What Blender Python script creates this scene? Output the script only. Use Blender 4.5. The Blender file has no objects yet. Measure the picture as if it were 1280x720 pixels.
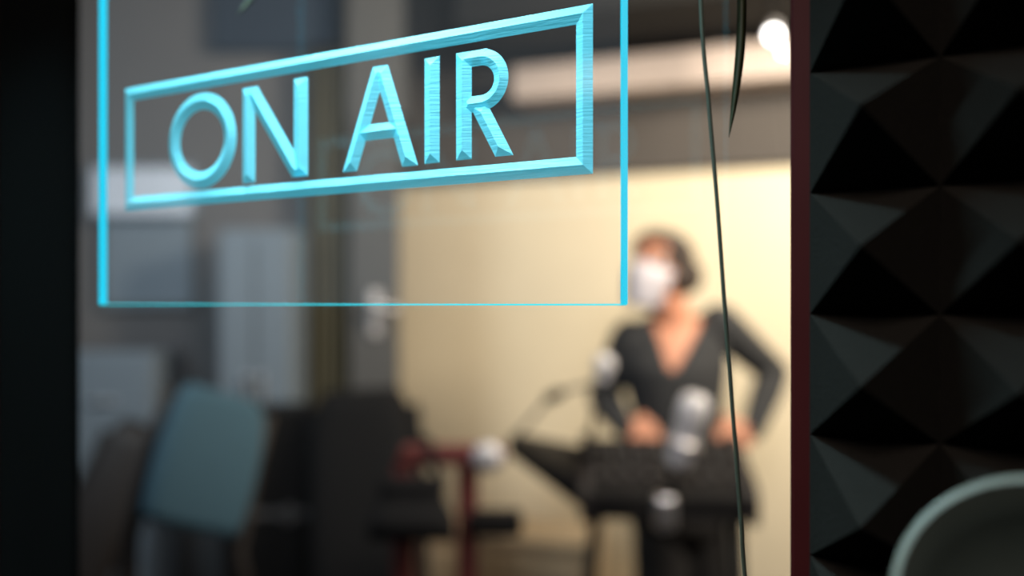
import bpy, bmesh, math, random
from mathutils import Vector, Matrix
random.seed(7)
SC = bpy.context.scene
COL = SC.collection
R = math.radians
PI = math.pi

# ------------------------------------------------------------------ basics
F = 1052.0            # focal length in pixels of the 1280 px frame (35 mm lens)
EYE = 1.45            # height of the camera


def P(x, y, depth):
    """a point seen at pixel x, y, at that depth from the camera"""
    return Vector(((x - 640) / F * depth, depth, EYE + (380 - y) / F * depth))


ANG = R(-28.27)       # the window wall is turned by this much
DV = Vector((math.cos(ANG), math.sin(ANG), 0))        # along the window wall, to the right
NV = Vector((-math.sin(ANG), math.cos(ANG), 0))       # through the window, away from the camera


def W(s, d, t):
    """window-wall coordinates: s along, d through, t above eye height"""
    return DV * s + NV * d + Vector((0, 0, EYE + t))


# ------------------------------------------------------------------ materials
def mat(name, col, rough=.6, metal=0.0, noise=0.0, scale=40.0, emit=None, estr=0.0, bump=0.0, spec=.5, sheen=0.0):
    m = bpy.data.materials.new(name)
    m.use_nodes = True
    nt = m.node_tree
    b = nt.nodes['Principled BSDF']
    c = (col[0], col[1], col[2], 1)
    b.inputs['Base Color'].default_value = c
    b.inputs['Roughness'].default_value = rough
    b.inputs['Metallic'].default_value = metal
    b.inputs['Specular IOR Level'].default_value = spec
    if sheen:
        b.inputs['Sheen Weight'].default_value = sheen
    if emit:
        b.inputs['Emission Color'].default_value = (*emit, 1)
        b.inputs['Emission Strength'].default_value = estr
    if noise or bump:
        tc = nt.nodes.new('ShaderNodeTexCoord')
        n = nt.nodes.new('ShaderNodeTexNoise')
        n.inputs['Scale'].default_value = scale
        n.inputs['Detail'].default_value = 4
        nt.links.new(tc.outputs['Object'], n.inputs['Vector'])
        if noise:
            mx = nt.nodes.new('ShaderNodeMix')
            mx.data_type = 'RGBA'
            mx.inputs[6].default_value = tuple(min(1, v * (1 - noise)) for v in col) + (1,)
            mx.inputs[7].default_value = tuple(min(1, v * (1 + noise)) for v in col) + (1,)
            nt.links.new(n.outputs['Fac'], mx.inputs[0])
            nt.links.new(mx.outputs[2], b.inputs['Base Color'])
        if bump:
            bp = nt.nodes.new('ShaderNodeBump')
            bp.inputs['Strength'].default_value = bump
            bp.inputs['Distance'].default_value = .002
            nt.links.new(n.outputs['Fac'], bp.inputs['Height'])
            nt.links.new(bp.outputs['Normal'], b.inputs['Normal'])
    return m


def clear_mat(name, tint, ior, boost=1.0, glow=None):
    """clear sheet: lets light straight through, mirrors at its front face; an edge-lit sheet scatters a trace of its light"""
    m = bpy.data.materials.new(name)
    m.use_nodes = True
    nt = m.node_tree
    for n in list(nt.nodes):
        nt.nodes.remove(n)
    out = nt.nodes.new('ShaderNodeOutputMaterial')
    tr = nt.nodes.new('ShaderNodeBsdfTransparent')
    tr.inputs['Color'].default_value = (*tint, 1)
    gl = nt.nodes.new('ShaderNodeBsdfGlossy')
    gl.inputs['Roughness'].default_value = 0.0
    fr = nt.nodes.new('ShaderNodeFresnel')
    fr.inputs['IOR'].default_value = ior
    ge = nt.nodes.new('ShaderNodeNewGeometry')
    inv = nt.nodes.new('ShaderNodeMath')
    inv.operation = 'SUBTRACT'
    inv.inputs[0].default_value = boost
    mul = nt.nodes.new('ShaderNodeMath')
    mul.operation = 'MULTIPLY'
    sc = nt.nodes.new('ShaderNodeMath')
    sc.operation = 'MULTIPLY'
    sc.inputs[1].default_value = boost
    nt.links.new(ge.outputs['Backfacing'], sc.inputs[0])
    nt.links.new(sc.outputs[0], inv.inputs[1])
    nt.links.new(fr.outputs[0], mul.inputs[0])
    nt.links.new(inv.outputs[0], mul.inputs[1])
    mx = nt.nodes.new('ShaderNodeMixShader')
    nt.links.new(mul.outputs[0], mx.inputs[0])
    nt.links.new(tr.outputs[0], mx.inputs[1])
    nt.links.new(gl.outputs[0], mx.inputs[2])
    last = mx.outputs[0]
    if glow:
        em = nt.nodes.new('ShaderNodeEmission')
        em.inputs['Color'].default_value = (*glow, 1)
        em.inputs['Strength'].default_value = 1.0
        ad = nt.nodes.new('ShaderNodeAddShader')
        nt.links.new(last, ad.inputs[0])
        nt.links.new(em.outputs[0], ad.inputs[1])
        last = ad.outputs[0]
    nt.links.new(last, out.inputs['Surface'])
    return m


def engraved_mat():
    """ground acrylic of the carved grooves: frosted, half see-through, with the glow the lit sheet feeds into it"""
    m = bpy.data.materials.new('ground_acrylic')
    m.use_nodes = True
    nt = m.node_tree
    b = nt.nodes['Principled BSDF']
    b.inputs['Base Color'].default_value = (.23, .74, .88, 1)
    b.inputs['Roughness'].default_value = .45
    b.inputs['Emission Color'].default_value = (0.0, .72, 1.0, 1)
    b.inputs['Emission Strength'].default_value = GROOVE_GLOW
    tc = nt.nodes.new('ShaderNodeTexCoord')
    mp = nt.nodes.new('ShaderNodeMapping')
    mp.inputs['Scale'].default_value = (60, 60, 900)
    n = nt.nodes.new('ShaderNodeTexNoise')
    n.inputs['Scale'].default_value = 1.0
    n.inputs['Detail'].default_value = 3
    bp = nt.nodes.new('ShaderNodeBump')
    bp.inputs['Strength'].default_value = .55
    bp.inputs['Distance'].default_value = .0008
    nt.links.new(tc.outputs['Object'], mp.inputs['Vector'])
    nt.links.new(mp.outputs[0], n.inputs['Vector'])
    nt.links.new(n.outputs['Fac'], bp.inputs['Height'])
    nt.links.new(bp.outputs['Normal'], b.inputs['Normal'])
    tr = nt.nodes.new('ShaderNodeBsdfTransparent')
    mx = nt.nodes.new('ShaderNodeMixShader')
    mx.inputs[0].default_value = .22
    out = nt.nodes['Material Output']
    nt.links.new(b.outputs[0], mx.inputs[1])
    nt.links.new(tr.outputs[0], mx.inputs[2])
    nt.links.new(mx.outputs[0], out.inputs['Surface'])
    return m


GROOVE_GLOW = .33

# ------------------------------------------------------------------ mesh helpers


class MB:
    def __init__(self):
        self.bm = bmesh.new()

    def box(self, c, size, rot=None, bevel=0.0, seg=2):
        g = bmesh.ops.create_cube(self.bm, size=1.0)
        vs = g['verts']
        M = Matrix.Translation(Vector(c)) @ (rot.to_4x4() if rot else Matrix()) @ Matrix.Diagonal((*size, 1))
        bmesh.ops.transform(self.bm, matrix=M, verts=vs)
        if bevel:
            es = list({e for v in vs for e in v.link_edges})
            bmesh.ops.bevel(self.bm, geom=es, offset=bevel, segments=seg, affect='EDGES', profile=.5)
        return self

    def rings(self, rs, close_ends=True, loop=False):
        """rs: list of rings of points; skinned into one surface"""
        vr = [[self.bm.verts.new(p) for p in r] for r in rs]
        n = len(vr[0])
        pairs = list(zip(vr[:-1], vr[1:])) + ([(vr[-1], vr[0])] if loop else [])
        for a, b in pairs:
            for i in range(n):
                j = (i + 1) % n
                self.bm.faces.new((a[i], a[j], b[j], b[i]))
        if close_ends and not loop:
            self.bm.faces.new(list(reversed(vr[0])))
            self.bm.faces.new(vr[-1])
        return self

    def tube(self, pts, rad, n=10, flat=1.0):
        pts = [Vector(p) for p in pts]
        rads = rad if isinstance(rad, (list, tuple)) else [rad] * len(pts)
        rs = []
        up = None
        for i, p in enumerate(pts):
            t = (pts[min(i + 1, len(pts) - 1)] - pts[max(i - 1, 0)]).normalized()
            if up is None:
                up = Vector((0, 0, 1)) if abs(t.z) < .9 else Vector((1, 0, 0))
            a = t.cross(up)
            if a.length < 1e-5:
                a = t.orthogonal()
            a.normalize()
            b = a.cross(t).normalized()
            up = b
            rs.append([p + (a * math.cos(2 * PI * k / n) + b * math.sin(2 * PI * k / n) * flat) * rads[i] for k in range(n)])
        return self.rings(rs)

    def loft(self, secs, n=20):
        """secs: (centre, half-width along X, half-depth along Y) stacked, or with an own axis pair"""
        rs = []
        for c, a, b in secs:
            c = Vector(c)
            rs.append([c + a * math.cos(2 * PI * k / n) + b * math.sin(2 * PI * k / n) for k in range(n)])
        return self.rings(rs)

    def lathe(self, prof, origin=(0, 0, 0), axis=(0, 0, 1), n=28, close=True):
        ax = Vector(axis).normalized()
        a = ax.orthogonal().normalized()
        b = ax.cross(a)
        o = Vector(origin)
        rs = [[o + ax * h + (a * math.cos(2 * PI * k / n) + b * math.sin(2 * PI * k / n)) * max(r, 1e-4) for k in range(n)] for r, h in prof]
        return self.rings(rs, close_ends=close)

    def ball(self, c, r, u=18, v=12, rot=None):
        g = bmesh.ops.create_uvsphere(self.bm, u_segments=u, v_segments=v, radius=1)
        s = r if isinstance(r, (tuple, list)) else (r, r, r)
        M = Matrix.Translation(Vector(c)) @ (rot.to_4x4() if rot else Matrix()) @ Matrix.Diagonal((*s, 1))
        bmesh.ops.transform(self.bm, matrix=M, verts=g['verts'])
        return self

    def poly(self, pts):
        self.bm.faces.new([self.bm.verts.new(p) for p in pts])
        return self

    def build(self, name, m, parent=None, smooth=False, M=None, fix=True):
        if fix:
            bmesh.ops.recalc_face_normals(self.bm, faces=self.bm.faces)
        me = bpy.data.meshes.new(name)
        self.bm.to_mesh(me)
        self.bm.free()
        if smooth:
            for p in me.polygons:
                p.use_smooth = True
        o = bpy.data.objects.new(name, me)
        COL.objects.link(o)
        if m:
            me.materials.append(m)
        if parent:
            o.parent = parent
        if M is not None:
            o.matrix_world = M
        return o


def tag(o, label, cat, group=None, kind=None):
    o['label'] = label
    o['category'] = cat
    if group:
        o['group'] = group
    if kind:
        o['kind'] = kind
    return o


def thing(name, loc, label, cat, rz=0.0, group=None):
    o = bpy.data.objects.new(name, None)
    o.empty_display_size = .05
    COL.objects.link(o)
    o.location = loc
    o.rotation_euler = (0, 0, rz)
    return tag(o, label, cat, group)


def struct(o):
    o['kind'] = 'structure'
    return o


def rz(a):
    return Matrix.Rotation(a, 3, 'Z')


# ------------------------------------------------------------------ colours
M_cream = mat('cream_plaster', (.80, .675, .485), .75, noise=.05, scale=6)
M_fascia = mat('dark_fascia_felt', (.085, .073, .066), .9, noise=.12, scale=30)
M_pale = mat('pale_pink_duct_paint', (.50, .405, .36), .6, noise=.04, scale=5)
M_ceil = mat('black_ceiling_paint', (.007, .006, .006), .9, noise=.2, scale=8)
M_floor = mat('dark_wood_floor', (.06, .045, .035), .5, noise=.3, scale=12)
M_greywall = mat('grey_brown_plaster', (.130, .124, .128), .85, noise=.10, scale=4)
M_outer = mat('black_wall_paint', (.010, .010, .011), .9, noise=.2, scale=8)
M_red = mat('dark_red_frame_paint', (.068, .009, .010), .55, noise=.12, scale=50, spec=.15)
M_foam = mat('charcoal_acoustic_foam', (.026, .0235, .021), .95, noise=.35, scale=900, bump=.6, spec=.02)
M_clear = clear_mat('clear_acrylic', (.985, .985, .985), 1.3, .5, glow=(.009, .0115, .0135))
M_glass = clear_mat('window_glass', (.97, .975, .975), 1.5, 1.25)
M_edge = mat('lit_acrylic_edge', (.0, .10, .14), .3, emit=(.0, .60, .84), estr=1.0)
M_edge2 = mat('lit_acrylic_lower_edge', (.02, .3, .4), .3, emit=(.02, .56, .62), estr=1.1)
M_groove = engraved_mat()
M_cord = mat('dark_green_cord_sheath', (.085, .105, .080), .45, noise=.2, scale=200)
M_leaf = mat('dark_leaf', (.040, .050, .018), .5, noise=.3, scale=60)
M_tip = mat('dry_leaf_tip', (.09, .05, .03), .7, noise=.2, scale=90)
M_pot = mat('terracotta_pot', (.25, .11, .06), .8, noise=.15, scale=30)
M_lampgrey = mat('grey_green_plastic', (.065, .082, .076), .5, noise=.1, scale=80)
M_lampinner = mat('dark_lamp_interior', (.05, .055, .05), .5, noise=.1, scale=80)
M_rim = mat('pale_grey_rim', (.26, .26, .22), .5, noise=.1, scale=80)
M_black = mat('black_plastic', (.009, .008, .008), .55, noise=.2, scale=60, spec=.2)
M_blackfab = mat('black_fabric', (.014, .0135, .014), .9, noise=.25, scale=120, spec=.1)
M_brownfab = mat('dark_brown_leather', (.013, .009, .0085), .6, noise=.25, scale=60)
M_chrome = mat('brushed_silver', (.80, .77, .78), .28, metal=.9, noise=.05, scale=200)
M_silver = mat('pale_silver_enamel', (.62, .585, .59), .35, metal=.15, noise=.04, scale=200)
M_redwood = mat('dark_red_lacquered_wood', (.13, .028, .026), .5, noise=.25, scale=25)
M_teal = mat('teal_upholstery', (.038, .092, .130), .85, noise=.15, scale=70)
M_bluegrey = mat('blue_grey_painted_metal', (.16, .195, .235), .6, noise=.06, scale=20)
M_white = mat('white_board_enamel', (.62, .66, .76), .4, noise=.03, scale=20)
M_navy = mat('navy_fabric', (.022, .034, .055), .9, noise=.2, scale=60)
M_olive = mat('olive_curtain_cloth', (.10, .092, .062), .9, noise=.15, scale=40)
M_door = mat('grey_door_paint', (.085, .082, .081), .6, noise=.08, scale=10)
M_tan = mat('tan_laminate', (.60, .46, .31), .6, noise=.08, scale=20)
M_skin = mat('skin', (.54, .23, .135), .55, noise=.06, scale=60)
M_hair = mat('dark_brown_hair', (.030, .018, .014), .6, noise=.3, scale=150)
M_shirt = mat('black_knit_top', (.026, .026, .028), .9, noise=.2, scale=150)
M_trouser = mat('black_trousers', (.014, .012, .013), .9, noise=.2, scale=150)
M_mask = mat('white_mask_cloth', (.52, .48, .52), .8, noise=.03, scale=90)
M_eye = mat('eye_white', (.8, .78, .75), .3)
M_iris = mat('dark_iris', (.03, .015, .01), .2)
M_lip = mat('lip', (.45, .14, .11), .5)
M_lampglow = mat('lit_lamp_lens', (.9, .9, .9), .4, emit=(1.0, .97, .93), estr=14.0)
M_reflglow = mat('reflected_lamp_glow', (.9, .9, .9), .4, emit=(1.0, .95, .90), estr=14.0)  # emission put in for the spotlight's dimmer reflected spot
M_fader = mat('grey_fader_cap', (.07, .065, .065), .5)

# ================================================================== SETTING
# studio behind the glass: the far wall is turned 20 degrees
A2 = R(-20.0)
D2 = Vector((math.cos(A2), math.sin(A2), 0))
N2 = Vector((-math.sin(A2), math.cos(A2), 0))
WALL_D = 3.015


def B(s, d, z):
    return D2 * s + N2 * d + Vector((0, 0, z))


R2 = rz(A2)
R1 = rz(ANG)

CEIL = 2.75
struct(MB().box((0, 1.2, -.05), (9, 9, .1)).build('floor', M_floor))
struct(MB().box((0, 1.2, CEIL + .05), (9, 9, .1)).build('ceiling', M_ceil))
# far wall: cream below, dark fascia above
struct(MB().box(B(0.3, WALL_D + .06, CEIL / 2), (4.6, .12, CEIL), R2).build('wall_back', M_cream))
struct(MB().box(B(0.3, WALL_D - .02, (1.925 + CEIL) / 2), (4.6, .04, CEIL - 1.925), R2, bevel=.004).build('trim_1', M_fascia))
# right wall of the studio (out of sight behind the jamb)
struct(MB().box((1.72, 1.9, CEIL / 2), (.1, 2.5, CEIL)).build('wall_right', M_greywall))
# grey wall on the left, nearer than the cream one
struct(MB().box((-2.13, 3.02, CEIL / 2), (3.0, .12, CEIL)).build('wall_left', M_greywall))

# window wall: one box wall with an opening; the glass sits flush with its far side
S0, S1 = -.664, -.068       # opening, along the wall
T0, T1 = -.36, .47          # opening, up
wb = MB()
WD0, WD1 = .387, .455


def wbox(mb, s0, s1, d0, d1, t0, t1, bevel=0.0):
    c = W((s0 + s1) / 2, (d0 + d1) / 2, (t0 + t1) / 2)
    mb.box(c, (s1 - s0, d1 - d0, t1 - t0), R1, bevel)


FW = .05                    # width of the frame boards
wbox(wb, -2.6, S0 - FW, WD0, WD1, -EYE, CEIL - EYE)
wbox(wb, S1 + FW, 1.25, WD0, WD1, -EYE, CEIL - EYE)
wbox(wb, S0 - FW, S1 + FW, WD0, WD1, -EYE, T0 - FW)
wbox(wb, S0 - FW, S1 + FW, WD0, WD1, T1 + FW, CEIL - EYE)
struct(wb.build('wall_front', M_outer))
fr = MB()
wbox(fr, S0 - FW, S0, WD0 - .002, WD1, T0 - FW, T1 + FW, .002)
wbox(fr, S1, S1 + FW, WD0 - .002, WD1, T0 - FW, T1 + FW, .002)
wbox(fr, S0, S1, WD0 - .002, WD1, T0 - FW, T0, .002)
wbox(fr, S0, S1, WD0 - .002, WD1, T1, T1 + FW, .002)
win = struct(fr.build('window_1', M_red))
M_darklining = mat('added_dark_lining', (.006, .006, .006), .95, noise=.2, scale=300, spec=.03)  # black sheet added so the lit reveal stays dark
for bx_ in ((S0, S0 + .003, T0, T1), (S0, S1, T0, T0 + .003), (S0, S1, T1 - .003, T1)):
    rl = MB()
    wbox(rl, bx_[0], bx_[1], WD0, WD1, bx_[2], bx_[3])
    rl.build('added_reveal_lining', M_darklining, win)
gp = MB()
wbox(gp, S0 + .003, S1 - .003, .449, .4545, T0 + .003, T1 - .003)
gl = gp.build('window_pane', M_glass, win)

# ================================================================== ON AIR SIGN
SIGN_D = .3535
sign = thing('on_air_sign', W(0, SIGN_D, 0), 'clear acrylic ON AIR sign with glowing cyan engraved letters hung before the window', 'sign', ANG)
PL, PR, PB, PT = -.4935, -.1352, .0, .262
TH = .008
GY = .0042                  # depth of the groove rims inside the sheet
SL = .46                    # steepness of the groove walls
pm = MB()
pm.box(((PL + PR) / 2, TH / 2, (PB + PT) / 2), (PR - PL, TH, PT - PB))
pm.build('acrylic_plate', M_clear, sign)
e = .0003
for (c, sz, mm) in (
    ((PL - e, .0028, (PB + PT) / 2), (.0004, .0056, PT - PB), M_edge),
    ((PR + e, TH / 2, (PB + PT) / 2), (.0004, TH, PT - PB), M_edge),
    (((PL + PR) / 2, TH / 2, PB - e), (PR - PL, TH, .0007), M_edge2),
    (((PL + PR) / 2, TH / 2, PT + e), (PR - PL, TH, .0004), M_edge),
):
    MB().box(c, sz).build('lit_edge', mm, sign)


def stroke(mb, a, b, c, d):
    """carved bar: a-b is the start edge, c-d the end edge, b-c and d-a its sides"""
    a, b, c, d = (Vector(q) for q in (a, b, c, d))
    side = (c - b).normalized()
    nrm = Vector((-side.y, side.x))
    hw = abs((d - c).dot(nrm)) / 2
    m0, m1 = (a + b) / 2, (c + d) / 2

    def ridge(p, q, m, sgn):
        ed = (q - p).normalized()
        en = Vector((-ed.y, ed.x))
        return m + side * (sgn * hw / abs(side.dot(en)))
    r0, r1 = ridge(a, b, m0, 1), ridge(c, d, m1, -1)

    def v(p, up):
        return mb.bm.verts.new((p.x, GY - (hw * SL if up else 0), p.y))
    A, B_, C_, D_ = v(a, 0), v(b, 0), v(c, 0), v(d, 0)
    E0, E1 = v(r0, 1), v(r1, 1)
    for f in ((A, B_, E0), (B_, C_, E1, E0), (C_, D_, E1), (D_, A, E0, E1)):
        mb.bm.faces.new(f)


def arc(mb, cx, cz, ro, ri, a0, a1, n, close=False):
    hw = (ro - ri) / 2
    rows = []
    for k in range(n + (0 if close else 1)):
        t = a0 + (a1 - a0) * k / n
        u = Vector((math.cos(t), math.sin(t)))
        rows.append([mb.bm.verts.new((cx + u.x * r, GY - h, cz + u.y * r)) for r, h in ((ro, 0), ((ro + ri) / 2, hw * SL), (ri, 0))])
    for k in range(n if close else n):
        p, q = rows[k], rows[(k + 1) % len(rows)]
        for j in range(2):
            mb.bm.faces.new((p[j], p[j + 1], q[j + 1], q[j]))


def facing(mb):
    """turn the groove walls towards the viewer's side (-Y)"""
    mb.bm.normal_update()
    for f in mb.bm.faces:
        if f.normal.y > 0:
            f.normal_flip()


Zb, Zt = .0712, .1254
mb = MB()
ro, ri = .0288, .0186
for _ in range(1):
    arc(mb, -.4043, .0983, ro, ri, 0, 2 * PI, 72, True)
facing(mb)
letters = [('O', mb)]
mb = MB()
stroke(mb, (-.3706, Zb - .001), (-.3606, Zb - .001), (-.3606, Zt), (-.3706, Zt))
stroke(mb, (-.3313, Zb), (-.3208, Zb), (-.3208, Zt + .0006), (-.3313, Zt + .0006))
stroke(mb, (-.3706, Zt), (-.3588, Zt), (-.3208, Zb), (-.3326, Zb))
facing(mb)
letters.append(('N', mb))
mb = MB()
stroke(mb, (-.2963, Zb), (-.2866, Zb), (-.2664, Zt), (-.2761, Zt))
stroke(mb, (-.2570, Zb), (-.2471, Zb), (-.2662, Zt), (-.2761, Zt))
stroke(mb, (-.2872, .0868), (-.2872, .0952), (-.2562, .0952), (-.2562, .0868))
facing(mb)
letters.append(('A', mb))
mb = MB()
stroke(mb, (-.2431, Zb + .0004), (-.2339, Zb + .0004), (-.2339, Zt), (-.2431, Zt))
facing(mb)
letters.append(('I', mb))
mb = MB()
stroke(mb, (-.2241, Zb + .0006), (-.2150, Zb + .0006), (-.2150, Zt), (-.2241, Zt))
stroke(mb, (-.2241, Zt - .0080), (-.2241, Zt), (-.2060, Zt), (-.2060, Zt - .0080))
stroke(mb, (-.2200, .0948), (-.2200, .1028), (-.2060, .1028), (-.2060, .0948))
arc(mb, -.2096, .1101, .0153, .0073, -PI / 2, PI / 2, 30)
stroke(mb, (-.2016, Zb + .0006), (-.1915, Zb + .0006), (-.2062, .0985), (-.2163, .0985))
facing(mb)
letters.append(('R', mb))
for ch, m_ in letters:
    lo = m_.build('engraved_letter', M_groove, sign, fix=False)
    lo['label'] = 'engraved letter ' + ch
# border
fb = MB()
L0, L1, H0, H1, BW = -.4738, -.1502, .0598, .1379, .0084


def rect(ins, up):
    return [fb.bm.verts.new((x, GY - up, z)) for x, z in ((L0 + ins, H0 + ins), (L1 - ins, H0 + ins), (L1 - ins, H1 - ins), (L0 + ins, H1 - ins))]


ra, rb_, rc = rect(0, 0), rect(BW / 2, BW / 2 * SL), rect(BW, 0)
for p, q in ((ra, rb_), (rb_, rc)):
    for i in range(4):
        j = (i + 1) % 4
        fb.bm.faces.new((p[i], p[j], q[j], q[i]))
facing(fb)
fb.build('engraved_border', M_groove, sign, fix=False)['label'] = 'engraved rectangular border around the letters'

# ================================================================== FOAM PANEL
foam = thing('acoustic_foam_panel', W(-.058, WD0 - .002, -.3115), 'charcoal pyramid acoustic foam panel on the wall right of the window', 'acoustic panel', ANG)
fm = MB()
PI_S, PI_T, PH = .0494, .0512, .046
nS, nT = 10, 10
base = -.010
grid = {}
for i in range(nS + 1):
    for j in range(nT + 1):
        grid[i, j] = fm.bm.verts.new((i * PI_S, base, j * PI_T))
for i in range(nS):
    for j in range(nT):
        ax = fm.bm.verts.new(((i + .5) * PI_S, base - PH, (j + .5) * PI_T))
        q = [grid[i, j], grid[i + 1, j], grid[i + 1, j + 1], grid[i, j + 1]]
        for k in range(4):
            fm.bm.faces.new((q[k], q[(k + 1) % 4], ax))
wS, hT = nS * PI_S, nT * PI_T
cor = {(a, b): fm.bm.verts.new((a * wS, 0, b * hT)) for a in (0, 1) for b in (0, 1)}
fm.bm.faces.new([cor[0, 0], cor[0, 1], cor[1, 1], cor[1, 0]])
fm.bm.faces.new([cor[0, 0], cor[1, 0]] + [grid[i, 0] for i in range(nS, -1, -1)])
fm.bm.faces.new([cor[0, 1], cor[1, 1]] + [grid[i, nT] for i in range(nS, -1, -1)])
fm.bm.faces.new([cor[0, 0], cor[0, 1]] + [grid[0, j] for j in range(nT, -1, -1)])
fm.bm.faces.new([cor[1, 0], cor[1, 1]] + [grid[nS, j] for j in range(nT, -1, -1)])
fm.build('foam_sheet', M_foam, foam)

# ================================================================== CORD, PLANT, LAMP SHADE ON THE NEAR SIDE


def bez(pts, n=14):
    """smooth curve through points (Catmull-Rom)"""
    pts = [Vector(p) for p in pts]
    q = [pts[0] * 2 - pts[1]] + pts + [pts[-1] * 2 - pts[-2]]
    out = []
    for i in range(1, len(q) - 2):
        a, b, c, d = q[i - 1:i + 3]
        for k in range(n):
            t = k / n
            out.append(.5 * ((2 * b) + (c - a) * t + (2 * a - 5 * b + 4 * c - d) * t * t + (3 * b - a - 3 * c + d) * t ** 3))
    out.append(pts[-1])
    return out


cpts = [P(868, -1000, .36) + Vector((0, .005, 0)), P(871, -300, .372), P(876, 0, .374), P(886, 130, .374), P(897, 260, .374), P(907, 400, .374), P(917, 530, .374), P(926, 650, .374), P(932, 735, .374)]
bot = cpts[-1].copy()
sill = W(0, 0, T0).z
low = [Vector((bot.x + .012, bot.y, bot.z - .12)), Vector((bot.x + .018, bot.y + .004, sill - .2)), Vector((bot.x + .02, bot.y - .01, .4)), Vector((bot.x + .02, bot.y - .02, .004))]
top = Vector((cpts[0].x, cpts[0].y, CEIL))
cord = MB().tube(bez([top] + cpts + low, 10), .00095, 10).build('power_cord', M_cord, None, True)
tag(cord, 'thin dark green cord hanging straight down in front of the window by the red frame', 'cord')


def leaf(parent, pts, w, m=M_leaf):
    """strap leaf: a V-folded ribbon with thickness, tapering to its tip"""
    c = bez(pts, 10)
    n = len(c)
    mb = MB()
    rs = []
    for i, p in enumerate(c):
        t = (c[min(i + 1, n - 1)] - c[max(i - 1, 0)]).normalized()
        a = t.cross(NV).normalized()
        b = a.cross(t).normalized()
        f = i / (n - 1)
        hw = w * (min(1, .5 + f * 2) * (1 - max(0, (f - .72) / .28) ** 1.6) + .05)
        th = hw * .22 + .0002
        rs.append([p - a * hw + b * hw * .25, p - b * th, p + a * hw + b * hw * .25, p + b * th])
    mb.rings(rs)
    return mb.build('leaf', m, parent, True)


POTC = W(-.23, .408, .62)
plant = thing('hanging_plant', POTC, 'hanging strap-leaved plant whose dark leaf tips dangle in front of the window', 'plant')
IM = Matrix.Translation(-POTC)


def rel(p):
    return Vector(p) - POTC


MB().lathe([(.001, 0), (.030, 0), (.042, .06), (.045, .062), (.045, .075), (.040, .075), (.036, .062), (.001, .060)]).build('pot', M_pot, plant, True)
hm = MB()
for k in range(3):
    a = k * 2 * PI / 3
    hm.tube([(math.cos(a) * .043, math.sin(a) * .043, .07), (0, 0, .32)], .001, 6)
hm.tube([(0, 0, .32), (0, 0, CEIL - POTC.z)], .001, 6)
hm.build('hanger', M_cord, plant, True)
crown = Vector((0, 0, .064))
leaf(plant, [crown, crown + DV * .07 + Vector((0, 0, .04)), rel(P(935, -420, .425)), rel(P(927, -120, .430)), rel(P(927, 0, .430)), rel(P(925, 60, .430)), rel(P(918, 125, .430)), rel(P(911, 172, .430))], .0023)
lf2 = leaf(plant, [crown, crown - DV * .10 + Vector((0, 0, .03)), rel(P(420, -260, .55)), rel(P(355, -60, .56)), rel(P(318, -8, .565)), rel(P(296, 20, .57))], .0030)
for k, (ds, dt) in enumerate(((-.06, -.16), (.05, -.13), (.02, -.22), (-.10, -.10))):
    if dt < -.12:
        dt += .06
    leaf(plant, [crown, crown + DV * ds * .6 + Vector((0, 0, .05)), crown + DV * ds - NV * .012 + Vector((0, 0, dt))], .0035)

# round grey shade of a stand lamp, cut by the right-hand end of the photograph
LC = P(1304, 768, .246)
lamp = thing('stand_lamp', (LC.x, LC.y, 0), 'round grey-green lamp shade with a pale rim low in front of the foam panel', 'lamp')
ld = Vector((-.45, -.62, .42)).normalized()
lo_ = Vector((0, 0, LC.z))
MB().lathe([(.039, -.004), (.0405, 0), (.0405, .003), (.038, .003), (.0335, -.016), (.022, -.030), (.010, -.036), (.001, -.037), (.001, -.040), (.012, -.040), (.025, -.034), (.037, -.018)], lo_, ld, 48, False).build('shade', M_lampgrey, lamp, True)
MB().lathe([(.0385, .0005), (.041, .0005), (.0415, .002), (.041, .0042), (.0385, .0042)], lo_, ld, 48, False).build('rim', M_rim, lamp, True)
MB().ball(lo_ - ld * .014, .012).build('bulb', M_lampinner, lamp, True)
pj = lo_ - ld * .040
MB().tube(bez([pj, pj - ld * .015 + Vector((0, 0, -.01)), Vector((pj.x + .02, pj.y - .01, pj.z - .08)), Vector((pj.x + .02, pj.y - .01, .01))], 8), .004, 10).build('pole', M_black, lamp, True)
MB().lathe([(.001, 0), (.09, 0), (.09, .008), (.08, .014), (.01, .02), (.001, .02)], (pj.x + .02, pj.y - .01, 0)).build('base', M_black, lamp, True)

# ================================================================== STUDIO, UPPER PART
struct(MB().box(B(-.20, 2.70, 2.535), (1.75, .55, .43), R2, bevel=.004).build('trim_3', M_ceil))
duct = thing('air_duct', B(-.355, WALL_D - .04, 2.155), 'pale pink boxed air duct running along the dark fascia above the cream wall', 'duct', A2)
MB().box((.05, -.10, .070), (1.42, .20, .118), bevel=.008).build('duct_casing', M_pale, duct)
for x in (-.40, .05, .50):
    MB().box((x, -.10, .070), (.02, .206, .124), bevel=.002).build('duct_joint', M_pale, duct)

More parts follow.
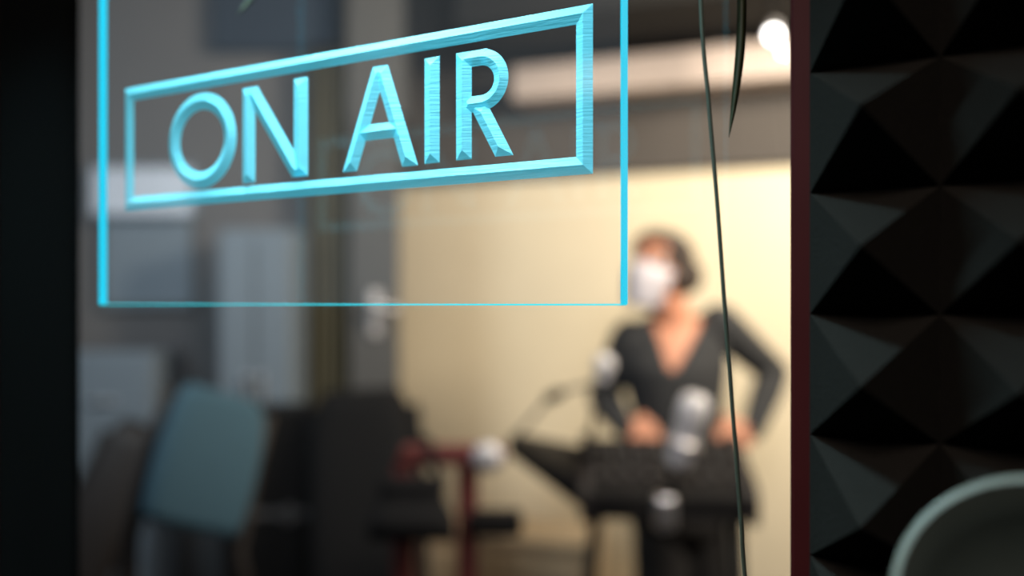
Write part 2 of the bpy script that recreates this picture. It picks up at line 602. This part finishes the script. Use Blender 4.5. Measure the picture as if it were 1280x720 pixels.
sp = P(967, 44, 2.30)
spot = thing('ceiling_spotlight', (sp.x, sp.y, CEIL), 'bright white ceiling spotlight beside the top of the red window frame', 'lamp')
sd = Vector((-.25, -.75, -.5)).normalized()
h0 = Vector((0, 0, sp.z - CEIL))
MB().lathe([(.001, 0), (.045, 0), (.045, -.02), (.012, -.03), (.012, sp.z - CEIL + .06), (.001, sp.z - CEIL + .06)], (0, 0, 0)).build('mount', M_black, spot, True)
MB().lathe([(.001, -.10), (.012, -.10), (.017, -.08), (.019, 0), (.020, .002), (.0175, .002), (.015, -.03), (.001, -.035)], h0 + sd * -.005, sd, 28).build('housing', M_silver, spot, True)
MB().lathe([(.001, -.004), (.016, -.004), (.015, .004), (.010, .006), (.001, .007)], h0, sd, 28).build('lens', M_lampglow, spot, True)
MB().ball(h0 + Vector((.022, -.02, -.052)), .007).build('reflection_glow', M_reflglow, spot, True)  # glowing ball standing in for the spotlight's reflection

# ================================================================== STUDIO, LEFT PART
# olive curtain and grey door by the cream wall
LY = 2.96                                # front face of the left wall
cx0, cx1 = P(388, 0, 2.88).x, P(440, 0, 2.88).x
cur = thing('curtain', ((cx0 + cx1) / 2, 2.86, 0), 'narrow olive curtain hanging between the blue-grey locker and the grey door', 'curtain')
cm = MB()
n = 60
rs = []
for zz in (.04, .8, 1.6, 2.3):
    front, back = [], []
    for k in range(n + 1):
        u = k / n
        x = (u - .5) * (cx1 - cx0)
        y = math.sin(u * PI * 9) * .018
        front.append(Vector((x, y - .004, zz)))
        back.append(Vector((x, y + .004, zz)))
    rs.append(front + back[::-1])
cm.rings(rs)
cm.build('cloth', M_olive, cur, True)
MB().tube([(-.072, 0, 2.32), (.072, 0, 2.32)], .012).build('rail', M_black, cur, True)
dx0, dx1 = P(437, 0, 2.80).x, P(497, 0, 2.80).x
dr = MB()
dr.box(((dx0 + dx1) / 2, 2.83, 1.04), (dx1 - dx0, .05, 2.08), bevel=.004)
door = struct(dr.build('door_1', M_door))
hp = P(467, 392, 2.76)
hd = MB()
hd.box((hp.x, 2.795, hp.z), (.035, .018, .15), bevel=.006)
hd.tube([(hp.x, 2.79, hp.z + .02), (hp.x, 2.745, hp.z + .02), (hp.x + .03, 2.735, hp.z + .02), (hp.x + .085, 2.735, hp.z + .015)], .010)
hd.build('door_handle', M_silver, door, True)['label'] = 'pale metal handle'
struct(MB().box(((dx0 + dx1) / 2 + .006, 2.86, 2.08 + .335), (dx1 - dx0 + .03, .10, .67)).build('trim_2', M_door))


def px_box(x0, x1, y0, y1, depth):
    a, b = P(x0, y0, depth), P(x1, y1, depth)
    return (a + b) / 2, abs(b.x - a.x), abs(a.z - b.z)


# blue-grey locker
c, w, h = px_box(270, 362, 285, 500, 2.65)
lk = thing('locker', (c.x, 2.81, 0), 'tall blue-grey metal locker left of the olive curtain', 'locker')
topz = P(0, 285, 2.65).z
MB().box((0, 0, topz / 2), (w, .26, topz), bevel=.006).build('body', M_bluegrey, lk)
for i, sx in enumerate((-1, 1)):
    d_ = MB().box((sx * w / 4, -.136, topz / 2 + .02), (w / 2 - .008, .014, topz - .10), bevel=.004).build('door', M_bluegrey, lk)
    MB().box((sx * w / 4 - sx * .035, -.150, 1.18), (.012, .02, .10), bevel=.004).build('handle', M_chrome, d_)
# whiteboard and blue panel below it
c, w, h = px_box(108, 238, 206, 268, 2.90)
wbd = thing('whiteboard', (c.x, LY - .001, c.z), 'small pale whiteboard on the far grey wall at the left', 'whiteboard')
MB().box((0, -.012, 0), (w, .024, h), bevel=.002).build('board', M_white, wbd)
f_ = MB()
for sx in (-1, 1):
    f_.box((sx * w / 2, -.014, 0), (.014, .028, h + .014), bevel=.002)
for sz in (-1, 1):
    f_.box((0, -.014, sz * h / 2), (w, .028, .014), bevel=.002)
f_.build('frame', M_bluegrey, wbd)
MB().box((0, -.04, -h / 2 - .004), (w * .8, .055, .012), bevel=.003).build('pen_tray', M_bluegrey, wbd)
c, w, h = px_box(122, 236, 272, 384, 2.90)
bp_ = thing('notice_panel', (c.x, LY - .001, c.z), 'blue-grey fabric pinboard below the small whiteboard', 'pinboard')
MB().box((0, -.012, 0), (w, .022, h), bevel=.003).build('panel', M_bluegrey, bp_)
g_ = MB()
for sx in (-1, 1):
    g_.box((sx * w / 2, -.013, 0), (.012, .026, h + .012), bevel=.002)
for sz in (-1, 1):
    g_.box((0, -.013, sz * h / 2), (w, .026, .012), bevel=.002)
g_.build('frame', M_door, bp_)
# navy acoustic panel high up
c, w, h = px_box(262, 420, -50, 62, 2.90)
npn = thing('fabric_panel', (c.x, LY - .001, c.z), 'dark navy fabric panel high on the far grey wall', 'acoustic panel')
MB().box((0, -.025, 0), (w, .05, h), bevel=.012, seg=3).build('panel', M_navy, npn)

# teal chair with dark frame


def chair(name, loc, label, cushion, frame, bw, btop, tilt, yaw, group=None, arms=True, low=None, sw=.48):
    t = thing(name, loc, label, 'chair', yaw)
    seat_z = .47
    MB().box((0, 0, seat_z), (sw, .44, .09), bevel=.03, seg=3).build('seat', cushion, t, True)
    tm = Matrix.Rotation(tilt, 3, 'Y')
    low = low or seat_z + .10
    bh = btop - low
    bc = Vector((0, .24, low + bh / 2))
    bk = MB()
    secs = []
    for k in range(13):
        u = k / 12
        ww = bw / 2 * (1 - .10 * (abs(u - .45) * 2) ** 2) * (1 if u < .9 else 1 - (u - .9) * 2.2)
        zz = (u - .5) * bh
        yy = .05 * (u - .3) ** 2 + u * .08
        secs.append((zz, ww, yy))
    rs = []
    for zz, ww, yy in secs:
        ring = []
        for k in range(24):
            a = 2 * PI * k / 24
            cx, sx = math.cos(a), math.sin(a)
            ring.append(tm @ Vector((math.copysign(abs(cx) ** .5, cx) * ww, math.copysign(abs(sx) ** .6, sx) * .045 + yy, zz)) + bc)
        rs.append(ring)
    bk.rings(rs)
    bk.build('backrest', cushion, t, True)
    for sx in (-1, 1):
        if arms:
            MB().tube(bez([(sx * .25, .20, seat_z), (sx * .29, .16, seat_z + .12), (sx * .29, .10, seat_z + .22), (sx * .29, -.16, seat_z + .22), (sx * .28, -.2, seat_z + .16), (sx * .24, -.18, seat_z)], 6), .017).build('armrest', frame, t, True)
        MB().tube([Vector((sx * .16, .22, seat_z)), tm @ Vector((sx * bw * .52, .03, -bh * .5)) + bc + Vector((0, .02, -.05)), tm @ Vector((sx * bw * .52, .03 + .05, 0)) + bc, tm @ Vector((sx * bw * .50, .10, bh * .42)) + bc], .016).build('back_post', frame, t, True)
    MB().tube([(0, 0, seat_z - .05), (0, 0, .10)], .03).build('column', M_black, t, True)
    for k in range(5):
        a = 2 * PI * k / 5 + .3
        lg = MB().tube([(0, 0, .11), (.16 * math.cos(a), .16 * math.sin(a), .095), (.23 * math.cos(a), .23 * math.sin(a), .07)], [.026, .02, .015]).build('leg', M_black, t, True)
        MB().lathe([(.001, -.012), (.026, -.012), (.029, -.006), (.029, .006), (.026, .012), (.001, .012)], (.23 * math.cos(a), .23 * math.sin(a), .030), (-math.sin(a), math.cos(a), 0), 16).build('caster', M_black, lg, True)
    return t


chair('desk_chair', (P(328, 0, 1.55).x, 1.42, 0), 'teal upholstered chair leaning right at the lower left', M_teal, M_brownfab, .20, 1.275, R(19), R(30), low=1.02)
chair('desk_chair', (P(418, 0, 2.2).x, 2.12, 0), 'black padded chair between the teal chair and the red stand', M_blackfab, M_blackfab, .31, 1.20, R(-4), R(-8), arms=False, sw=.40)
chair('desk_chair', (P(130, 0, 2.3).x, 2.04, 0), 'dark brown leather chair at the far lower left behind the teal chair', M_brownfab, M_brownfab, .17, 1.12, R(20), R(5))
# black flight case in front of the locker
c, w, h = px_box(275, 386, 508, 720, 2.50)
fc = thing('flight_case', (c.x, 2.565, 0), 'black upright flight case in front of the blue-grey locker', 'case')
tz = P(0, 508, 2.50).z
MB().box((0, 0, tz / 2 + .03), (w, .12, tz - .06), bevel=.010).build('body', M_black, fc)
MB().box((0, -.002, tz * .72), (w + .006, .128, .022), bevel=.003).build('band', M_fader, fc)
for sx in (-1, 1):
    MB().box((sx * w * .28, -.066, tz * .72), (.03, .014, .05), bevel=.003).build('latch', M_fader, fc)
    for sy in (-1, 1):
        MB().lathe([(.001, -.012), (.024, -.012), (.027, -.006), (.027, .006), (.024, .012), (.001, .012)], (sx * w * .36, sy * .032, .028), (1, 0, 0), 16).build('caster', M_black, fc, True)

# pale grey-blue box behind the brown chair
c, w, h = px_box(84, 205, 440, 600, 2.2)
w *= 1.27
bx = thing('storage_box', (c.x * 1.27, 2.83, 0), 'pale blue-grey filing cabinet standing behind the dark brown chair', 'cabinet')
tz = P(0, 440, 2.75).z
MB().box((0, 0, tz / 2), (w, .22, tz), bevel=.008).build('body', M_bluegrey, bx)
for k in range(3):
    zz = tz * (k + .5) / 3
    dw = MB().box((0, -.116, zz), (w - .02, .014, tz / 3 - .02), bevel=.004).build('drawer', M_bluegrey, bx)
    MB().box((0, -.130, zz + .06), (.09, .016, .014), bevel=.004).build('handle', M_chrome, dw)
bx.name = 'filing_cabinet'

# ================================================================== STUDIO, MIDDLE PART
# dark red wooden stand with a silver knob
sx_ = P(585, 0, 1.72).x
st_ = thing('equipment_stand', (sx_, 1.72, 0), 'dark red wooden post and rail stand with a silver knob left of the mixing console', 'stand')
railz = P(0, 568, 1.72).z
lowz = P(0, 650, 1.72).z
xl = P(505, 0, 1.72).x - sx_
for xx in (0, xl):
    MB().box((xx, 0, railz / 2 - .01), (.042, .042, railz - .02), bevel=.006).build('post', M_redwood, st_)
MB().box(((P(620, 0, 1.72).x - sx_ + xl) / 2, 0, railz), (P(620, 0, 1.72).x - sx_ - xl + .04, .05, .04), bevel=.008).build('rail', M_redwood, st_)
MB().box((xl / 2, .0, .30), (abs(xl), .035, .04), bevel=.006).build('rail', M_redwood, st_)
MB().box((.055, -.02, lowz), (.11, .05, .05), bevel=.01).build('side_arm', M_black, st_)
for xx in (0, xl):
    MB().box((xx, 0, .02), (.05, .30, .04), bevel=.008).build('foot', M_redwood, st_)
kx = P(610, 0, 1.68).x - sx_
MB().lathe([(.001, 0), (.012, 0), (.012, .016), (.028, .020), (.031, .032), (.026, .044), (.001, .048)], (kx, -.022, railz + .004), (0, -1, 0), 24).build('knob', M_silver, st_, True)
# black bag over the left end of the rail
bagx = P(515, 0, 1.66).x
bag = thing('shoulder_bag', (bagx, 1.652, railz - .150), 'black shoulder bag hung on the left end of the red stand', 'bag')
rs = []
for k in range(9):
    u = k / 8
    hw = .085 * (1 - .25 * u) + .006 * math.sin(u * 7)
    dp = .035 * math.sin(min(1, u * 1.2 + .25) * PI * .9) + .008
    zz = u * .115
    rs.append([Vector((math.copysign(abs(math.cos(a)) ** .6, math.cos(a)) * hw, math.copysign(abs(math.sin(a)) ** .6, math.sin(a)) * dp, zz)) for a in [2 * PI * q / 24 for q in range(24)]])
MB().rings(rs).build('pouch', M_blackfab, bag, True)
MB().tube(bez([(-.06, 0, .105), (-.04, .028, .150), (-.02, .068, .182), (.02, .068, .182), (.04, .028, .150), (.06, 0, .105)], 8), .008, 8).build('strap', M_blackfab, bag, True)

# low tan cabinet against the cream wall
cb_c = P(640, 0, 2.75)
cab = thing('sideboard', (cb_c.x, 2.83, 0), 'low tan sideboard against the cream wall behind the red stand', 'cabinet', A2)
tz = P(0, 676, 2.66).z
MB().box((0, 0, tz / 2 + .02), (.58, .24, tz - .06), bevel=.004).build('body', M_tan, cab)
MB().box((0, -.005, tz - .012), (.60, .26, .024), bevel=.004).build('top', M_tan, cab)
for sx in (-1, 1):
    d_ = MB().box((sx * .145, -.126, tz / 2 + .01), (.27, .014, tz - .14), bevel=.004).build('door', M_tan, cab)
    MB().ball((sx * .03, -.142, tz / 2 + .05), .010).build('knob', M_chrome, d_, True)
for sx in (-1, 1):
    for sy in (-1, 1):
        MB().box((sx * .25, sy * .09, .025), (.04, .04, .05), bevel=.004).build('leg', M_black, cab)

# mixing console on a folding stand
CZ = 1.93
k_c = P(828, 600, CZ)
con = thing('mixing_console', (k_c.x, CZ, 0), 'black mixing console on folding legs in front of the standing person', 'mixing desk', R(-5))
zc = k_c.z
prof = [(-.15, -.055), (.15, -.055), (.15, .070), (.10, .078), (-.13, .008), (-.15, -.005)]
hwid = .175
rs = []
for xx in (-hwid, hwid):
    rs.append([Vector((xx, y, zc + z)) for y, z in prof])
MB().rings(rs).build('casing', M_black, con)
ck = [(-.158, -.06), (.158, -.06), (.158, .082), (.10, .088), (-.135, .018), (-.158, .0)]
for sx in (-1, 1):
    MB().rings([[Vector((sx * hwid + o_, y, zc + z)) for y, z in ck] for o_ in (-.012, .012)]).build('side_cheek', M_brownfab, con)
slope = math.atan2(.070, .23)
rs_ = Matrix.Rotation(slope, 3, 'X')
for i in range(9):
    x = -.150 + i * .0375
    fd = MB().box((x, -.085, zc + .026), (.006, .075, .004), rs_).build('fader_track', M_trouser, con)
    MB().box((x, -.085 + random.uniform(-.025, .025), zc + .030), (.014, .022, .012), rs_, bevel=.003).build('fader_cap', M_fader, fd)
    kb = MB()
    for q in range(3):
        y = -.02 + q * .035
        kb.lathe([(.001, 0), (.008, 0), (.006, .012), (.001, .013)], (x, y, zc + .008 + (y + .13) * .304), rs_ @ Vector((0, 0, 1)), 10)
    kb.build('knob_row', M_fader, con, True)
# left-hand wing: a narrow arm rest panel running to a point
wl = MB()
xa, xb = -hwid - .012, P(634, 0, CZ).x - k_c.x
zl = P(0, 556, CZ).z
wl.rings([[Vector((xa, -.10, zc - .045)), Vector((xa, .12, zc - .045)), Vector((xa, .12, zc + .055)), Vector((xa, -.10, zc + .015))],
          [Vector((xb, .02, zl - .03)), Vector((xb, .12, zl - .03)), Vector((xb, .12, zl + .006)), Vector((xb, .02, zl + .004))]])
wl.build('side_wing', M_black, con)
for sx in (-1, 1):
    for sy in (-1, 1):
        MB().tube([(sx * .15, sy * .10, zc - .055), (sx * .17 + sx * .02, -sy * .02, .5), (sx * .24, -sy * .19, .008)], .013).build('leg', M_black, con, True)
MB().tube([(-.19, 0, .47), (.19, 0, .47)], .010).build('cross_bar', M_black, con, True)

# silver microphone on a clamp pole at the console's near edge
mtop, mbot, mcl = P(872, 492, 1.70), P(845, 585, 1.70), P(831, 640, 1.70)
mic = thing('microphone', (mcl.x, mcl.y, mcl.z - .05), 'silver studio microphone on a clamp pole in front of the person', 'microphone')
o_ = Vector((mcl.x, mcl.y, mcl.z - .05))
ax = (mtop - mbot).normalized()
L = (mtop - mbot).length
MB().lathe([(.001, 0), (.016, 0), (.024, .006), (.028, .03), (.028, L * .62), (.029, L * .63), (.001, L * .63)], mbot - o_, ax, 28).build('body', M_silver, mic, True)
MB().lathe([(.001, L * .63), (.029, L * .63), (.031, L * .68), (.031, L * .88), (.025, L * .96), (.012, L), (.001, L)], mbot - o_, ax, 28).build('grille', M_silver, mic, True)
MB().lathe([(.0285, L * .30), (.035, L * .30), (.035, L * .36), (.0285, L * .36)], mbot - o_, ax, 28, False).build('shock_mount', M_chrome, mic, True)
MB().tube(bez([mbot - o_, (mbot + mcl) / 2 - o_ + Vector((.004, 0, 0)), mcl - o_ + Vector((0, 0, .03))], 6), .008).build('pole', M_black, mic, True)
MB().box(mcl - o_, (.040, .05, .07), bevel=.010, seg=3).build('clamp', M_chrome, mic, True)
MB().tube([mcl - o_ + Vector((0, .02, -.01)), mcl - o_ + Vector((0, CZ - 1.70 - .156, .0))], .010).build('bracket', M_black, mic, True)

# second microphone on a boom
b0, b1, b2 = P(733, 566, 1.92), P(750, 478, 1.90), P(755, 456, 1.88)
bm_ = thing('boom_microphone', b0, 'small silver-headed microphone on a thin black boom at the person\'s right arm', 'microphone')
q0 = b0
b0_ = b0 + Vector((0, 0, -.02))
MB().tube([b0_ - q0, b1 - q0], .006).build('pole', M_black, bm_, True)
MB().lathe([(.001, 0), (.035, 0), (.035, .008), (.012, .014), (.001, .014)], (0, 0, .004)).build('base', M_black, bm_, True)
e0, e1 = P(648, 542, 1.97), P(690, 496, 1.95)
MB().tube(bez([e0 - q0, e1 - q0, P(725, 484, 1.93) - q0, b1 - q0], 6), .0045).build('boom_arm', M_fader, bm_, True)
MB().tube([P(683, 500, 1.95) - q0, P(703, 490, 1.94) - q0], .013).build('counterweight', M_black, bm_, True)
MB().ball(b2 - q0, (.024, .024, .026)).build('head', M_silver, bm_, True)
MB().lathe([(.001, 0), (.014, 0), (.018, .03), (.001, .03)], P(751, 480, 1.89) - q0, (b2 - P(751, 480, 1.89)), 18).build('body', M_silver, bm_, True)

# ================================================================== PERSON
ZP = 2.30
PX = ZP / F
ROOT = Vector((P(853, 0, ZP).x, ZP, 0))
per = thing('person', ROOT, 'person in a black V-neck top and white face mask standing with hands on hips', 'person')


def J(x, y, dy=0.0):
    p = P(x, y, ZP)
    return Vector((p.x - ROOT.x, dy, p.z))


def limb(mb, pts, rads, flat=1.0, n=16):
    c = [Vector(p) for p in pts]
    mb.tube(c, rads, n, flat)
    for p, r in ((c[0], rads[0]), (c[-1], rads[-1])):
        mb.ball(p, r * .98, 14, 10)
    for p, r in zip(c[1:-1], rads[1:-1]):
        mb.ball(p, r * .99, 14, 10)


X_, Y_ = Vector((1, 0, 0)), Vector((0, 1, 0))
shL, shR = J(789, 424, .01), J(899, 405, .0)          # as seen from the camera
elL, elR = J(757, 500, .07), J(980, 469, .09)
wrL, wrR = J(780, 534, -.06), J(932, 539, -.05)
hipc = J(855, 618)
neckb, neckt = J(846, 402, .02), J(833, 372, .0)
headc = J(819, 343, -.02)
tors = [(J(846, 392, .02), .055, .045), (J(845, 404, .02), .105, .062), (J(843, 424, .015), .138, .085), (J(842, 460, .0), .140, .100), (J(845, 500, .0), .122, .092), (J(849, 540, .0), .108, .085), (J(853, 580, .0), .128, .096), (J(855, 618, .005), .150, .108), (J(856, 650, .005), .150, .108), (J(856, 668, .005), .120, .09)]
# legs
hpL, hpR = J(829, 650, .0), J(884, 650, .0)
knL, knR = Vector((hpL.x - .012, -.02, .47)), Vector((hpR.x + .03, -.01, .47))
anL, anR = Vector((knL.x - .02, .03, .085)), Vector((knR.x + .02, .03, .085))


def torso(mb, g=0.0):
    mb.loft([(c, X_ * (a + g), Y_ * (b + g)) for c, a, b in tors], 28)


def arms(mb, g=0.0, end=1.0):
    for sh, el, wr in ((shL, elL, wrL), (shR, elR, wrR)):
        w2 = el.lerp(wr, end)
        limb(mb, [sh, sh.lerp(el, .5), el], [.050 + g, .043 + g, .036 + g])
        limb(mb, [el, el.lerp(w2, .35), w2], [.036 + g, .037 + g, .024 + g + (1 - end) * .01])


def legs(mb, g=0.0, foot=True):
    for hp, kn, an in ((hpL, knL, anL), (hpR, knR, anR)):
        limb(mb, [hp + Vector((0, 0, .03)), hp.lerp(kn, .4), kn], [.080 + g, .070 + g, .050 + g])
        limb(mb, [kn, kn.lerp(an, .35), an], [.050 + g, .053 + g, .034 + g])
        if foot:
            limb(mb, [an + Vector((0, .02, -.045)), an + Vector((0, -.06, -.052)), an + Vector((0, -.15, -.062))], [.036, .034, .022])


HR = Matrix.Rotation(R(10), 3, 'Y') @ Matrix.Rotation(R(-34), 3, 'Z') @ Matrix.Rotation(R(-7), 3, 'X')


def H(x, y, z):
    """head coordinates: x to the right of the picture, -y out of the face, z up"""
    return headc + HR @ Vector((x, y, z))


def hball(mb, c, r):
    mb.ball(H(*c), r, 20, 14, HR)


def head(mb):
    hball(mb, (0, .012, .030), (.072, .090, .082))
    hball(mb, (0, -.020, -.030), (.058, .066, .074))
    hball(mb, (0, -.050, -.080), (.028, .028, .026))
    hball(mb, (0, -.046, .052), (.054, .036, .034))
    for s in (-1, 1):
        hball(mb, (s * .036, -.058, -.020), (.024, .022, .022))
        hball(mb, (s * .073, .012, -.004), (.009, .020, .032))
    mb.tube([H(0, -.082, .022), H(0, -.096, -.008), H(0, -.106, -.024)], [.008, .010, .013], 10)
    for s in (-1, 1):
        hball(mb, (s * .011, -.094, -.026), (.009, .010, .008))
    mb.tube([H(-.02, -.080, -.052), H(0, -.088, -.050), H(.02, -.080, -.052)], [.005, .007, .005], 8)
    mb.tube([H(-.018, -.079, -.060), H(0, -.086, -.061), H(.018, -.079, -.060)], [.005, .007, .005], 8)
    mb.tube([neckb + Vector((0, 0, -.03)), neckt, H(0, .02, -.03)], [.058, .051, .050], 18)


def hand(mb, wr, palm_dir, side, curl):
    """palm from the wrist along palm_dir; side is the direction in which the fingers fan, curl the way they bend"""
    d = palm_dir.normalized()
    s = (side - d * side.dot(d)).normalized()
    c = curl.normalized()
    pe = wr + d * .085
    for k in range(4):
        off = (k - 1.5) * .019
        mb.tube([wr + s * off * .7 + d * .005, wr + d * .045 + s * off * .95, pe + s * off], [.014, .014, .011], 10)
        ln = (.066, .076, .070, .054)[k]
        a = pe + s * off
        b = a + (d * .9 + c * .35).normalized() * ln * .45 + s * off * .12
        e_ = b + (d * .6 + c * .8).normalized() * ln * .32
        f = e_ + (d * .3 + c * .95).normalized() * ln * .25
        mb.tube([a - d * .01, a, b, e_, f], [.010, .0098, .0090, .0082, .0062], 10)
        mb.ball(f, .0064, 8, 6)
    th0 = wr + d * .022 - s * .026
    th1 = th0 - s * .026 + d * .028 + c * .006
    th2 = th1 - s * .010 + d * .026 + c * .012
    mb.tube([wr + d * .012 - s * .012, th0, th1, th2], [.015, .0145, .011, .0075], 10)
    mb.ball(th2, .0076, 8, 6)


bodym = MB()
torso(bodym, -.012)
arms(bodym, -.010, 1.0)
legs(bodym, -.010)
head(bodym)
for sx, wr, el in ((1, wrR, elR), (-1, wrL, elL)):
    d = Vector((-sx * .93, -.14, -.16))
    hand(bodym, wr, d, Vector((0, -.25, -1)), Vector((-sx * .25, .95, -.1)))
body = bodym.build('body', M_skin, per, True)


def remesh(o, vox, smooth_it=3):
    m = o.modifiers.new('r', 'REMESH')
    m.mode = 'VOXEL'
    m.voxel_size = vox
    m.use_smooth_shade = True
    if smooth_it:
        s = o.modifiers.new('s', 'SMOOTH')
        s.iterations = smooth_it
        s.factor = .5
    dg = bpy.context.evaluated_depsgraph_get()
    me = bpy.data.meshes.new_from_object(o.evaluated_get(dg))
    o.modifiers.clear()
    old = o.data
    o.data = me
    bpy.data.meshes.remove(old)
    for p in me.polygons:
        p.use_smooth = True
    return o


remesh(body, .0042, 2)
sm = MB()
torso(sm, .004)
arms(sm, .004, .93)
shirt = sm.build('v_neck_top', M_shirt, per, True)
remesh(shirt, .005, 6)
# open the neckline as a V, end the hem at the hips
bmx = bmesh.new()
bmx.from_mesh(shirt.data)
nv0 = J(832, 462)
kill = []
for f in bmx.faces:
    c = f.calc_center_median()
    if c.z < J(0, 622).z:
        kill.append(f)
        continue
    cz = (c.z - nv0.z)
    mid = nv0.x + cz * .20
    if cz > 0 and c.y < .02 and abs(c.x - mid) < .008 + cz * .46 and abs(c.x - mid) < .075:
        kill.append(f)
    elif c.z > J(0, 402).z and (Vector((c.x, c.y)) - Vector((neckb.x, neckb.y))).length < .066:
        kill.append(f)
bmesh.ops.delete(bmx, geom=kill, context='FACES')
for _ in range(14):                                     # straighten the cut edges
    mv = {}
    for v in bmx.verts:
        nb = [ed.other_vert(v).co for ed in v.link_edges if ed.is_boundary]
        if len(nb) == 2:
            mv[v] = v.co * .4 + (nb[0] + nb[1]) * .3
    for v, q in mv.items():
        v.co = q
bmx.to_mesh(shirt.data)
bmx.free()
so = shirt.modifiers.new('thick', 'SOLIDIFY')
so.thickness = .003
so.offset = 1
tm_ = MB()
tm_.loft([(c, X_ * (a + .004), Y_ * (b + .004)) for c, a, b in tors[6:]], 28)
legs(tm_, .006, False)
remesh(tm_.build('trousers', M_trouser, per, True), .008, 4)
for an in (anL, anR):
    s_ = MB()
    s_.loft([(an + Vector((0, .035, -.084)) + Vector((0, 0, 0)), X_ * .042, Y_ * .045), (an + Vector((0, .03, -.04)), X_ * .043, Y_ * .048), (an + Vector((0, .02, .01)), X_ * .042, Y_ * .044)], 18)
    s_.tube([an + Vector((0, .04, -.048)), an + Vector((0, -.06, -.052)), an + Vector((0, -.16, -.060))], [.037, .037, .025], 16)
    remesh(s_.build('shoe', M_black, per, True), .007, 3)
# hair
hm_ = MB()
hball(hm_, (0, .028, .050), (.084, .094, .078))
hball(hm_, (.0, .062, .005), (.076, .062, .080))
hball(hm_, (.066, .020, .012), (.022, .045, .058))
hball(hm_, (-.064, .020, .020), (.020, .042, .050))
hball(hm_, (.012, -.034, .088), (.066, .050, .026))
hball(hm_, (.055, -.035, .055), (.020, .030, .040))
hball(hm_, (-.052, -.030, .060), (.020, .030, .036))
hball(hm_, (.05, .09, .02), (.045, .04, .05))
hr = hm_.build('hair', M_hair, per, True)
remesh(hr, .006, 3)
# eyes and brows
for s in (-1, 1):
    ey = MB()
    hball(ey, (s * .031, -.0645, .024), (.0135, .0125, .0085))
    eo = ey.build('eye', M_eye, per, True)
    ir = MB()
    hball(ir, (s * .031, -.0750, .024), (.0062, .004, .0062))
    ir.build('iris', M_iris, eo, True)
    MB().tube([H(s * .014, -.082, .042), H(s * .032, -.078, .047), H(s * .052, -.064, .042)], [.003, .0042, .002], 8).build('eyebrow', M_hair, per, True)
# mask: a shell from under the eyes to below the chin
mk = MB()
rows = []
for j in range(9):
    v = j / 8
    z = .010 - v * .122
    rr = []
    for i in range(17):
        u = i / 16 * 2 - 1
        a = u * 1.25
        wx = .066 * (1 - .25 * v * v)
        yy = -.018 - .092 * math.cos(a) * (1 - .35 * abs(v - .35)) - .010 * (1 - abs(u)) ** 2
        zz = z + (.012 * abs(u) if v > .5 else -.004 * abs(u)) * (1 if v > .5 else 1)
        rr.append((wx * math.sin(a) / math.sin(1.25), yy, zz))
    rows.append(rr)
vv = [[mk.bm.verts.new(H(*p)) for p in r] for r in rows]
for j in range(8):
    for i in range(16):
        mk.bm.faces.new((vv[j][i], vv[j][i + 1], vv[j + 1][i + 1], vv[j + 1][i]))
mo = mk.build('face_mask', M_mask, per, True)
mo['label'] = 'white cloth mask over nose, mouth and chin'
so = mo.modifiers.new('thick', 'SOLIDIFY')
so.thickness = .003
for s in (-1, 1):
    lp = MB()
    lp.tube([H(s * .062, -.045, -.010), H(s * .074, -.01, .012), H(s * .076, .02, .01)], .0015, 6)
    lp.build('ear_loop', M_mask, mo, True)

# ================================================================== LIGHT


def area(name, loc, target, size, power, col, size_y=None, spread=None):
    l = bpy.data.lights.new(name, 'AREA')
    l.energy = power
    l.color = col
    l.size = size
    if size_y:
        l.shape = 'RECTANGLE'
        l.size_y = size_y
    if spread:
        l.spread = spread
    o = bpy.data.objects.new(name, l)
    COL.objects.link(o)
    o.location = loc
    d = Vector(target) - Vector(loc)
    o.rotation_euler = d.to_track_quat('-Z', 'Y').to_euler()
    return o


# studio lamps out of view: warm from above, then fills added for left and front
area('studio_ceiling_lamp', (1.25, 1.35, 2.30), (.85, 2.9, 2.15), .4, 70, (1.0, .89, .71))
area('studio_fill_lamp', (.0, 1.5, 2.7), (.1, 2.6, 1.0), .7, 15, (1.0, .87, .68))
area('studio_left_fill', (-1.35, 1.5, 2.05), (-1.0, 2.9, 1.15), .6, 11, (.74, .90, 1.0))  # unseen cool lamp added to lift the left side
area('studio_front_fill', (.36, .86, 2.0), (.45, 2.2, 1.25), .2, 6.5, (.90, .92, 1.0))  # unseen cool lamp added to brighten person and microphones
# the sign's light bar above the sheet, shining down it
LED = (.52, .89, 1.0)
area('sign_light_bar', W(-.375, SIGN_D - .013, .310), W(-.365, SIGN_D + .004, .06), .50, 2.15, LED, .012, R(100))
# dim lamp of the control room, behind and above the camera
area('control_room_lamp', (-.55, -.9, 2.5), (.2, .35, 1.5), .4, 9, (1.0, .86, .74))

w = bpy.data.worlds.new('dim_room')
SC.world = w
w.use_nodes = True
w.node_tree.nodes['Background'].inputs['Color'].default_value = (.35, .40, .5, 1)
w.node_tree.nodes['Background'].inputs['Strength'].default_value = .006

# ================================================================== CAMERA
cam = bpy.data.cameras.new('camera')
co = bpy.data.objects.new('camera', cam)
COL.objects.link(co)
co.location = (0, 0, EYE)
co.rotation_euler = (PI / 2, 0, 0)
cam.sensor_fit = 'HORIZONTAL'
cam.lens = 35.0
cam.sensor_width = 35.0 * 1280 / F
cam.shift_y = 20 / 1280
cam.clip_start = .02
cam.dof.use_dof = True
cam.dof.focus_distance = .402
cam.dof.aperture_fstop = 2.6
SC.camera = co
SC.view_settings.view_transform = 'Standard'
SC.view_settings.look = 'None'
SC.view_settings.exposure = 0.0
SC.view_settings.gamma = 1.0
SC.view_settings.use_curve_mapping = False
SC.cycles.max_bounces = 10
SC.cycles.transparent_max_bounces = 24
